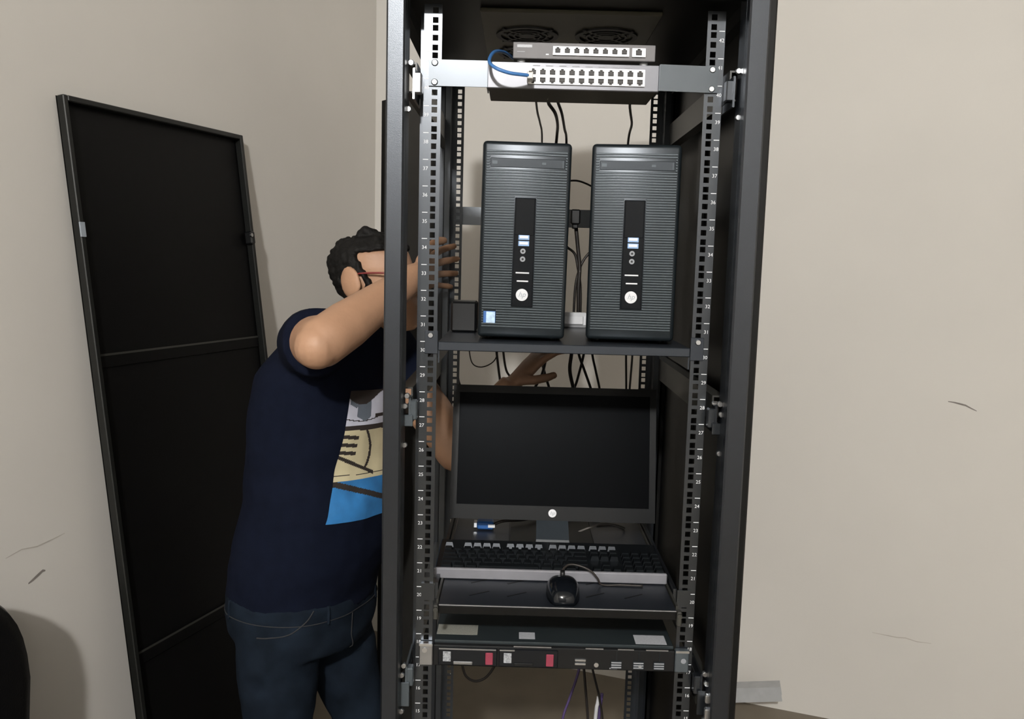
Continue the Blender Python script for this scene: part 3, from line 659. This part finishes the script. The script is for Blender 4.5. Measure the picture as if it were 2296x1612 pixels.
# ------------------------------------------------------------------ office chair at lower left
cx = Vector((-1.113,.262,0))-W*.054+D*.027; 
chair = thing('office_chair', 'black leatherette office chair cut by the lower left of the picture', 'chair', (cx-D*.235+W*.25).to_tuple())
# local axes: x along D (away from camera), y = toward room (W rotated)
chair.rotation_euler = (0, 0, math.atan2(D.y, D.x))                              # local +X = D, local +Y = z x D = -W (wall side)
def csuper(w_, h_, y, z0, n=40, e=3.2):
    return [Vector((w_*math.copysign(abs(math.cos(a))**(2/e), math.cos(a)), y, z0+h_*math.copysign(abs(math.sin(a))**(2/e), math.sin(a)))) for a in [2*math.pi*i/n for i in range(n)]]
rings = []
for q, (sc_, y) in enumerate(((.86,.205),(.96,.215),(1.,.24),(1.,.275),(.96,.298),(.85,.305))):
    r = csuper(.235*sc_, .33-(.235*(1-sc_)), y, .578)
    for v in r: v.x *= 1-.16*max(0, (.65-v.z))/.3
    rings.append(r)
rings = [[Vector((v.x, v.y, v.z)) for v in r] for r in rings]
mb = MB(); mb.loft(rings[::-1]); part('backrest', mb, M_leather, chair, world=False)
mb = MB(); mb.box(-.24,.24,-.26,.20,.43,.51,.035,seg=3); part('seat', mb, M_leather, chair, world=False)
mb = MB(); mb.obox((0,.26,.33),(0,.10,.40),(0,1,0),.06,.012); mb.obox((0,.275,.33),(0,.29,.5),(0,1,0),.06,.012); part('back_bracket', mb, M_dark, chair, world=False)
mb = MB(); mb.cyl((0,0,.09),(0,0,1),.028,.345,16); part('gas_column', mb, M_dark, chair, world=False)
for k in range(5):
    a = 2*math.pi*k/5+.3; mb = MB(); mb.obox((0,0,.09),(.23*math.cos(a),.23*math.sin(a),.07),(0,0,1),.04,.025); leg = part('leg', mb, M_dark, chair, world=False)
    mb = MB(); mb.cyl((.225*math.cos(a)-.011*math.sin(a),.225*math.sin(a)+.011*math.cos(a),.028),(math.sin(a),-math.cos(a),0),.028,.022,16); part('caster', mb, M_dark, leg, world=False)

# ------------------------------------------------------------------ person
def remesh(mb, name, voxel, smooth=4, off=Vector((0,0,0))):
    me = mb.mesh(name+'_src', off); o = bpy.data.objects.new(name+'_src', me); COL.objects.link(o)
    bm = bmesh.new(); bm.from_mesh(me); bmesh.ops.recalc_face_normals(bm, faces=bm.faces); bm.to_mesh(me); bm.free()
    m = o.modifiers.new('r', 'REMESH'); m.mode = 'VOXEL'; m.voxel_size = voxel; m.use_smooth_shade = True
    if smooth: s = o.modifiers.new('s', 'SMOOTH'); s.factor = .5; s.iterations = smooth
    dg = bpy.context.evaluated_depsgraph_get(); out = bpy.data.meshes.new_from_object(o.evaluated_get(dg)); out.name = name
    bpy.data.objects.remove(o, do_unlink=True)
    for p in out.polygons: p.use_smooth = True
    return out
FA = math.radians(25); F = Vector((math.cos(FA), -math.sin(FA), 0)); LF = Vector((math.sin(FA), math.cos(FA), 0)); Zv = Vector((0,0,1))
PY = .50
per = thing('person', 'person in a navy printed t-shirt and jeans reaching into the rack from its left side', 'person', (-.58,PY,0))
def ering(cx, cy, z, a, b, n=28, e=2.3, tilt=0.):
    out = []
    for i in range(n):
        th = 2*math.pi*i/n; c_, s_ = math.cos(th), math.sin(th)
        uu = b*math.copysign(abs(c_)**(2/e), c_); ll = a*math.copysign(abs(s_)**(2/e), s_)
        out.append(Vector((cx,cy,z))+F*uu+LF*ll+Zv*(tilt*uu))
    return out
# torso stations: z, centre x, half width a, half depth b
TS = [(.80,-.583,.178,.160),(.84,-.581,.186,.162),(.90,-.564,.196,.168),(.955,-.550,.200,.170),(1.06,-.532,.200,.158),(1.17,-.529,.202,.148),(1.27,-.523,.206,.142),(1.345,-.515,.202,.132),(1.40,-.488,.190,.116),(1.445,-.474,.160,.098),(1.478,-.470,.115,.075),(1.492,-.465,.07,.06)]
shirt = MB(); shirt.loft([ering(x, PY, z-.004, a, b) for z, x, a, b in TS])
shR = Vector((-.522,PY-.165,1.424)); shL = Vector((-.42,PY+.145,1.395))
elR = Vector((-.454,.155,1.447)); elL = Vector((-.212,.50,1.155))
wrR = Vector((-.303,.385,1.574)); wrL = Vector((-.088,.515,1.322))
def lerp(a, b, t): return a+(b-a)*t
shirt.tube([lerp(shR, Vector((-.48,PY,1.40)), .5), shR, lerp(shR, elR, .28), lerp(shR, elR, .46)], [.080,.076,.071,.072], 20, spline=False)
shirt.tube([lerp(shL, Vector((-.48,PY,1.40)), .5), shL, lerp(shL, elL, .35), lerp(shL, elL, .45)], [.085,.080,.072,.070], 20, spline=False)
def wrinkle(me, amp, sc_, zsc):
    for v in me.vertices:
        p = v.co; n = noise.noise(Vector((p.x*sc_, p.y*sc_, p.z*zsc)))+.5*noise.noise(Vector((p.x*sc_*2.1+5, p.y*sc_*2.1, p.z*zsc*2.3)))
        v.co = p+v.normal*amp*n
OFF = Vector((-.58,PY,0))
me = remesh(shirt, 't_shirt', .009, 3, OFF); wrinkle(me, .005, 7, 11)
shirt_o = part('t_shirt', me, M_shirt, per, world=False)
# jeans
hipc = Vector((-.584,PY,.79)); legs = MB()
legs.loft([ering(-.584,PY,.835,.182,.158), ering(-.585,PY,.79,.184,.162), ering(-.582,PY,.74,.182,.160), ering(-.575,PY,.695,.165,.14)])
for s, kn, an in ((-1, Vector((-.612,PY-.095,.44)), Vector((-.63,PY-.10,.075))), (1, Vector((-.462,PY+.085,.44)), Vector((-.455,PY+.09,.075)))):
    hp = Vector((-.583,PY,.74))+LF*s*.092
    legs.tube([hp+Vector((0,0,.02)), lerp(hp, kn, .35), lerp(hp, kn, .75), kn, lerp(kn, an, .4), an], [.098,.094,.078,.070,.068,.058], 24)
me = remesh(legs, 'jeans', .009, 3, OFF); wrinkle(me, .005, 9, 14)
jeans_o = part('jeans', me, M_denim, per, world=False)
# body: head, neck, arms with hands, trunk and legs inside the clothes, one surface
body = MB()
body.loft([ering(x, PY, z-.012, a*.86, b*.84) for z, x, a, b in TS])
HC = Vector((-.414,PY-.01,1.553)); HR = Matrix.Rotation(math.radians(-16), 3, 'Z') @ Matrix.Rotation(math.radians(-7), 3, 'Y')
def H(f, l, z): return HC + HR @ Vector((f, l, z))
HT = [(-.118,.058,.022,.022),(-.106,.052,.043,.038),(-.08,.040,.059,.050),(-.045,.022,.076,.061),(-.01,.008,.088,.068),(.03,.0,.096,.074),(.060,-.004,.092,.072),(.080,-.006,.077,.062),(.094,-.008,.053,.044),(.102,-.008,.018,.016)]
def hring(z, cf, hd, hw, g=0., n=28):
    return [H(cf+(hd+g)*math.cos(2*math.pi*i/n), (hw+g)*math.sin(2*math.pi*i/n), z) for i in range(n)]
body.loft([hring(*r) for r in HT])
body.tube([Vector((-.47,PY,1.40)), Vector((-.457,PY,1.45)), H(-.02,0,-.06), H(-.01,0,-.01)], [.066,.058,.056,.055], 20)
body.ball(H(.096,0,-.030), (.014,.016,.011), HR); body.tube([H(.088,0,.02), H(.099,0,-.005), H(.108,0,-.026)], [.008,.010,.012], 10)   # nose
for s in (-1,1):
    body.ball(H(.080,s*.034,.024), (.012,.024,.008), HR); body.ball(H(.070,s*.045,-.022), (.018,.020,.020), HR)                       # brow, cheek
    M_ear3 = HR @ Matrix.Rotation(math.radians(s*24), 3, 'Z') @ Matrix.Rotation(math.radians(-12), 3, 'Y')
    body.ball(H(-.018,s*.083,.002), (.033,.010,.038), M_ear3); body.ball(H(-.006,s*.072,-.012), (.012,.012,.022), HR)
body.ball(H(.093,0,-.062), (.010,.022,.006), HR); body.ball(H(.091,0,-.074), (.011,.019,.007), HR); body.ball(H(.080,0,-.104), (.016,.020,.014), HR)
def arm(sh, el, wr):
    body.tube([sh, lerp(sh, el, .5), lerp(sh, el, .85), el, lerp(el, wr, .22), lerp(el, wr, .55), wr], [.056,.055,.051,.049,.049,.041,.029], 22)
arm(shR, elR, wrR); arm(shL, elL, wrL)
body.ball(elR+Vector((-.010,-.016,-.010)), .044); body.ball(elL, .046)
def hand(wr, fdir, palm_n, thumb_side, spread, curl):
    """palm plus five fingers; palm_n = direction the palm faces, thumb_side = lateral direction of the thumb"""
    f = fdir.normalized(); n = (palm_n-f*palm_n.dot(f)).normalized(); t = thumb_side-f*thumb_side.dot(f)-n*thumb_side.dot(n); t.normalize()
    rings = []
    for q, hw, th in ((-.012,.026,.019),(.02,.033,.016),(.055,.041,.015),(.085,.041,.012),(.094,.036,.009)):
        rings.append([wr+f*q+t*hw*math.cos(a)+n*th*math.sin(a) for a in [2*math.pi*i/16 for i in range(16)]])
    body.loft(rings)
    for i, (off, L, r) in enumerate(((.031,.070,.0088),(.0105,.078,.009),(-.0105,.072,.0086),(-.031,.056,.0076))):
        base = wr+f*.072+t*off; dirv = (f+t*spread*(1.5-i)*.12).normalized()
        c1, c2, c3 = [curl*q for q in (.35,.95,1.5)]
        p1 = base+dirv*.02; p2 = p1+(dirv*math.cos(c1)+n*math.sin(c1))*L*.45; p3 = p2+(dirv*math.cos(c2)+n*math.sin(c2))*L*.32; p4 = p3+(dirv*math.cos(c3)+n*math.sin(c3))*L*.25
        body.tube([base, p1, p2, p3, p4], [r*1.05, r*1.05, r, r*.95, r*.75], 10, spline=False)
    b0 = wr+f*.022+t*.026; b1 = b0+(f*.5+t*.8+n*.25).normalized()*.036; b2 = b1+(f*.8+t*.4+n*.45).normalized()*.030; b3 = b2+(f*.9+n*.5).normalized()*.024
    body.tube([b0-t*.012, b0, b1, b2, b3], [.014,.014,.0115,.0105,.008], 10, spline=False)
hand(wrR, Vector((.055,.16,.022)), Vector((.85,-.35,.0)), Vector((0,0,1)), 1.2, .55)
hand(wrL, Vector((.066,.01,.072)), Vector((.75,.3,-.5)), Vector((-.3,-.9,.3)), 1., .62)
for s, kn, an in ((-1, Vector((-.612,PY-.095,.44)), Vector((-.63,PY-.10,.075))), (1, Vector((-.462,PY+.085,.44)), Vector((-.455,PY+.09,.075)))):
    hp = Vector((-.583,PY,.78))+LF*s*.085
    body.tube([hp, lerp(hp, kn, .5), kn, lerp(kn, an, .4), an-Vector((0,0,.02))], [.082,.070,.052,.050,.036], 16)
    body.tube([an-F*.03-Vector((0,0,.03)), an+F*.06-Vector((0,0,.04)), an+F*.14-Vector((0,0,.05))], [.03,.03,.02], 12)
me = remesh(body, 'body', .0042, 4, OFF)
body_o = part('body', me, M_skin, per, world=False)
# hair: scalp shell with uneven curls
hm = MB(); n = 96; rings = []
m_ = 64
def head_r(z):
    for i in range(len(HT)-1):
        a, b = HT[i], HT[i+1]
        if a[0] <= z <= b[0]:
            t = (z-a[0])/(b[0]-a[0]); return [a[k]+(b[k]-a[k])*t for k in (1,2,3)]
    return list(HT[-1][1:])
def hair_on(fx, z):
    if z > .068: return True
    if z > -.032: return fx < -.006+(.068-z)*.46
    return fx < -.040
for j in range(m_+1):
    z = -.080+(.1025+.080)*j/m_
    cf, hd, hw = head_r(z); ring_ = []
    for i in range(n):
        th = 2*math.pi*i/n; fx = cf+hd*math.cos(th); ly = hw*math.sin(th)
        q = noise.noise(Vector((fx*45, ly*45, z*45))); q2 = noise.noise(Vector((fx*110+3, ly*110, z*110))); q3 = abs(noise.noise(Vector((fx*70, ly*70+9, z*70))))
        g = (.009+.005*q+.004*q2+.006*q3) if hair_on(fx, z) else -.010
        if abs(fx+.018) < .026 and -.05 < z < .018 and abs(ly) > .05: g = -.006        # clear of the ear
        up = .006*max(0, (z-.07)/.03)*(1 if hair_on(fx, z) else 0)
        ring_.append(H(cf+(hd+g)*math.cos(th), (hw+g)*math.sin(th), z+up*(1+.5*q)))
    rings.append(ring_)
hm.loft(rings)
for k in range(150):                                                            # small curls
    a = random.uniform(-3.1,3.1); z = random.uniform(-.02,.100); cf, hd, hw = head_r(z)
    f_, l_ = cf+hd*math.cos(a), hw*math.sin(a)
    if not hair_on(f_+.008, z) or (abs(f_+.018) < .026 and z < .03): continue
    hm.ball(H(f_*1.05, l_*1.06, z+(.006 if z > .08 else 0)), random.uniform(.006,.010), None, 8, 6)
for f_, l_, z, r in ((.012,-.024,.110,.013),(.004,-.028,.116,.012),(.020,-.018,.108,.012),(-.006,-.03,.110,.011),(.030,-.024,.102,.010),(.062,-.01,.086,.011),(.072,.01,.080,.010)): hm.ball(H(f_,l_,z), r)
me = remesh(hm, 'hair', .0034, 1, OFF)
part('hair', me, M_hair, per, world=False)
# eyes, glasses
for s in (-1,1):
    mb = MB(); mb.ball(H(.080,s*.032,.004), .0115); mb.ball(H(.0875,s*.032,.004), .0055, mi=1); part('eye', mb, [M_eye, M_iris], per)
gl = MB()
for s in (-1,1):
    c0 = Vector((.104, s*.034, .002)); pts = [H(c0.x-abs(c0.y+.026*math.cos(a))*.12, c0.y+.026*math.cos(a), c0.z+.018*math.sin(a)) for a in [2*math.pi*i/24 for i in range(25)]]
    gl.tube(pts, .0016, 6, spline=False); gl.tube([H(.096,s*.060,.008), H(.06,s*.078,.016), H(.0,s*.083,.020), H(-.02,s*.082,.014)], .0022, 8)
gl.tube([H(.103,-.009,.006), H(.107,0,.008), H(.103,.009,.006)], .0016, 6)
gls = part('glasses', gl, M_frame, per)
# shirt print, wrapped on the chest
bv = BVHTree.FromPolygons([tuple(v.co+OFF) for v in shirt_o.data.vertices], [tuple(p.vertices) for p in shirt_o.data.polygons])
NU, NV = 110, 150; u0, u1_, zt_, zb_ = -.150, .14, 1.318, 1.030
pr = MB(); idx = {}; vs = []
def zof(i, j): return zt_+(zb_-zt_)*j/NV - .018*(i/NU)
for i in range(NU+1):
    for j in range(NV+1):
        ul = u0+.062*(1-j/NV); uu = ul+(u1_-ul)*i/NU; z = zof(i, j)
        cxm = -.528; o_ = Vector((cxm,PY,z))+LF*uu+F*.5
        h_ = bv.ray_cast(o_, -F)
        if h_[0] is not None and (h_[0]-Vector((cxm,PY,z))).dot(F) > 0:
            idx[(i,j)] = len(vs); vs.append(h_[0]+h_[1]*.0018)
fs, ms_ = [], []
def pcol(u, v):
    """u 0 (wearer's right) .. 1, v 0 top .. 1 bottom: plain bands of white, cream and blue with dark strokes"""
    if v < .06+.05*math.sin(u*9): return 3
    if v < .27:
        if v < .17 and (.02 < u < .20) and (v < .135-.05*abs(u-.1)*8): return 4
        if .12 < u < .30 and v < .24-.4*abs(u-.22): return 4
        if abs(v-.215-.02*math.sin(u*8)) < .004: return 3
        if .36 < u < .6 and abs(v-.2) < .016: return 3
        return 0
    if v < .30+.02*u: return 3
    if v < .685:
        if u < .16 and any(abs(v-q-.1*u) < .014 for q in (.345,.405,.465)): return 3
        if abs(v-.50-.38*u) < .014 and u < .40: return 3
        if abs(u-.25-.10*math.sin((v-.3)*9)) < .018 and v < .60: return 3
        if abs(v-.645-.01*u) < .003: return 3
        return 1
    if abs(v-.70-.30*u) < .022 and u < .6: return 3
    return 2
for i in range(NU):
    for j in range(NV):
        q = [(i,j),(i+1,j),(i+1,j+1),(i,j+1)]
        if all(k in idx for k in q): fs.append([idx[k] for k in q][::-1]); ms_.append(pcol((i+.5)/NU, (j+.5)/NV))
pr.v = [tuple(v) for v in vs]; pr.f = fs; pr.m = ms_; pr.smooth = [True]*len(fs)
part('shirt_print', pr, [M_pr_w, M_pr_c, M_pr_b, M_pr_k, M_pr_g], shirt_o, label='white, cream and blue printed patch with dark strokes')
# jeans details: waistband, pocket seam, belt loop, button
bvj = BVHTree.FromPolygons([tuple(v.co+OFF) for v in jeans_o.data.vertices], [tuple(p.vertices) for p in jeans_o.data.polygons])
def onj(ang, z):
    c0 = Vector((-.584,PY,z)); dv = F*math.cos(ang)+LF*math.sin(ang); hh = bvj.ray_cast(c0+dv*.5, -dv); return hh[0]+dv*.001
def seam(name, pts, r, m):
    mb = MB(); mb.tube([onj(a, z) for a, z in pts], r, 6); part(name, mb, m, jeans_o)
seam('pocket_seam', [(-.75,.825),(-.85,.80),(-1.05,.775),(-1.3,.765),(-1.45,.763)], .0016, M_stitch)
seam('pocket_seam', [(.75,.825),(.85,.80),(1.05,.775),(1.3,.765),(1.45,.763)], .0016, M_stitch)
seam('waistband', [(-math.pi+.1+i*(2*math.pi-.2)/24,.792) for i in range(25)], .0012, M_stitch)
for a in (-1.95,-.55,.55,1.95): seam('belt_loop', [(a,.828),(a,.81),(a,.785)], .004, M_denim)
seam('fly_seam', [(-.12,.79),(-.13,.74),(-.08,.70),(0,.68)], .0013, M_stitch)
for an in (Vector((-.63,PY-.10,.0)), Vector((-.455,PY+.09,.0))):
    mb = MB(); rings = []
    for q, hw, hh in ((-.075,.028,.05),(-.05,.036,.075),(0,.040,.085),(.06,.044,.062),(.12,.046,.046),(.165,.036,.036),(.185,.016,.026)):
        rings.append([an+F*q+LF*hw*math.cos(a)+Zv*(.016+max(0,math.sin(a))*hh) for a in [2*math.pi*i/18 for i in range(18)]])
    mb.loft(rings); shoe = part('shoe', mb, M_shoe, per)
    mb = MB(); rings = []
    for z, g in ((0,.0),(.018,.003)):
        rings.append([an+F*(.055+(.135+g)*math.cos(a))+LF*(.046+g)*math.sin(a)+Zv*z for a in [2*math.pi*i/24 for i in range(24)]])
    mb.loft(rings); part('sole', mb, M_sole, shoe)
bpy.context.view_layer.update()
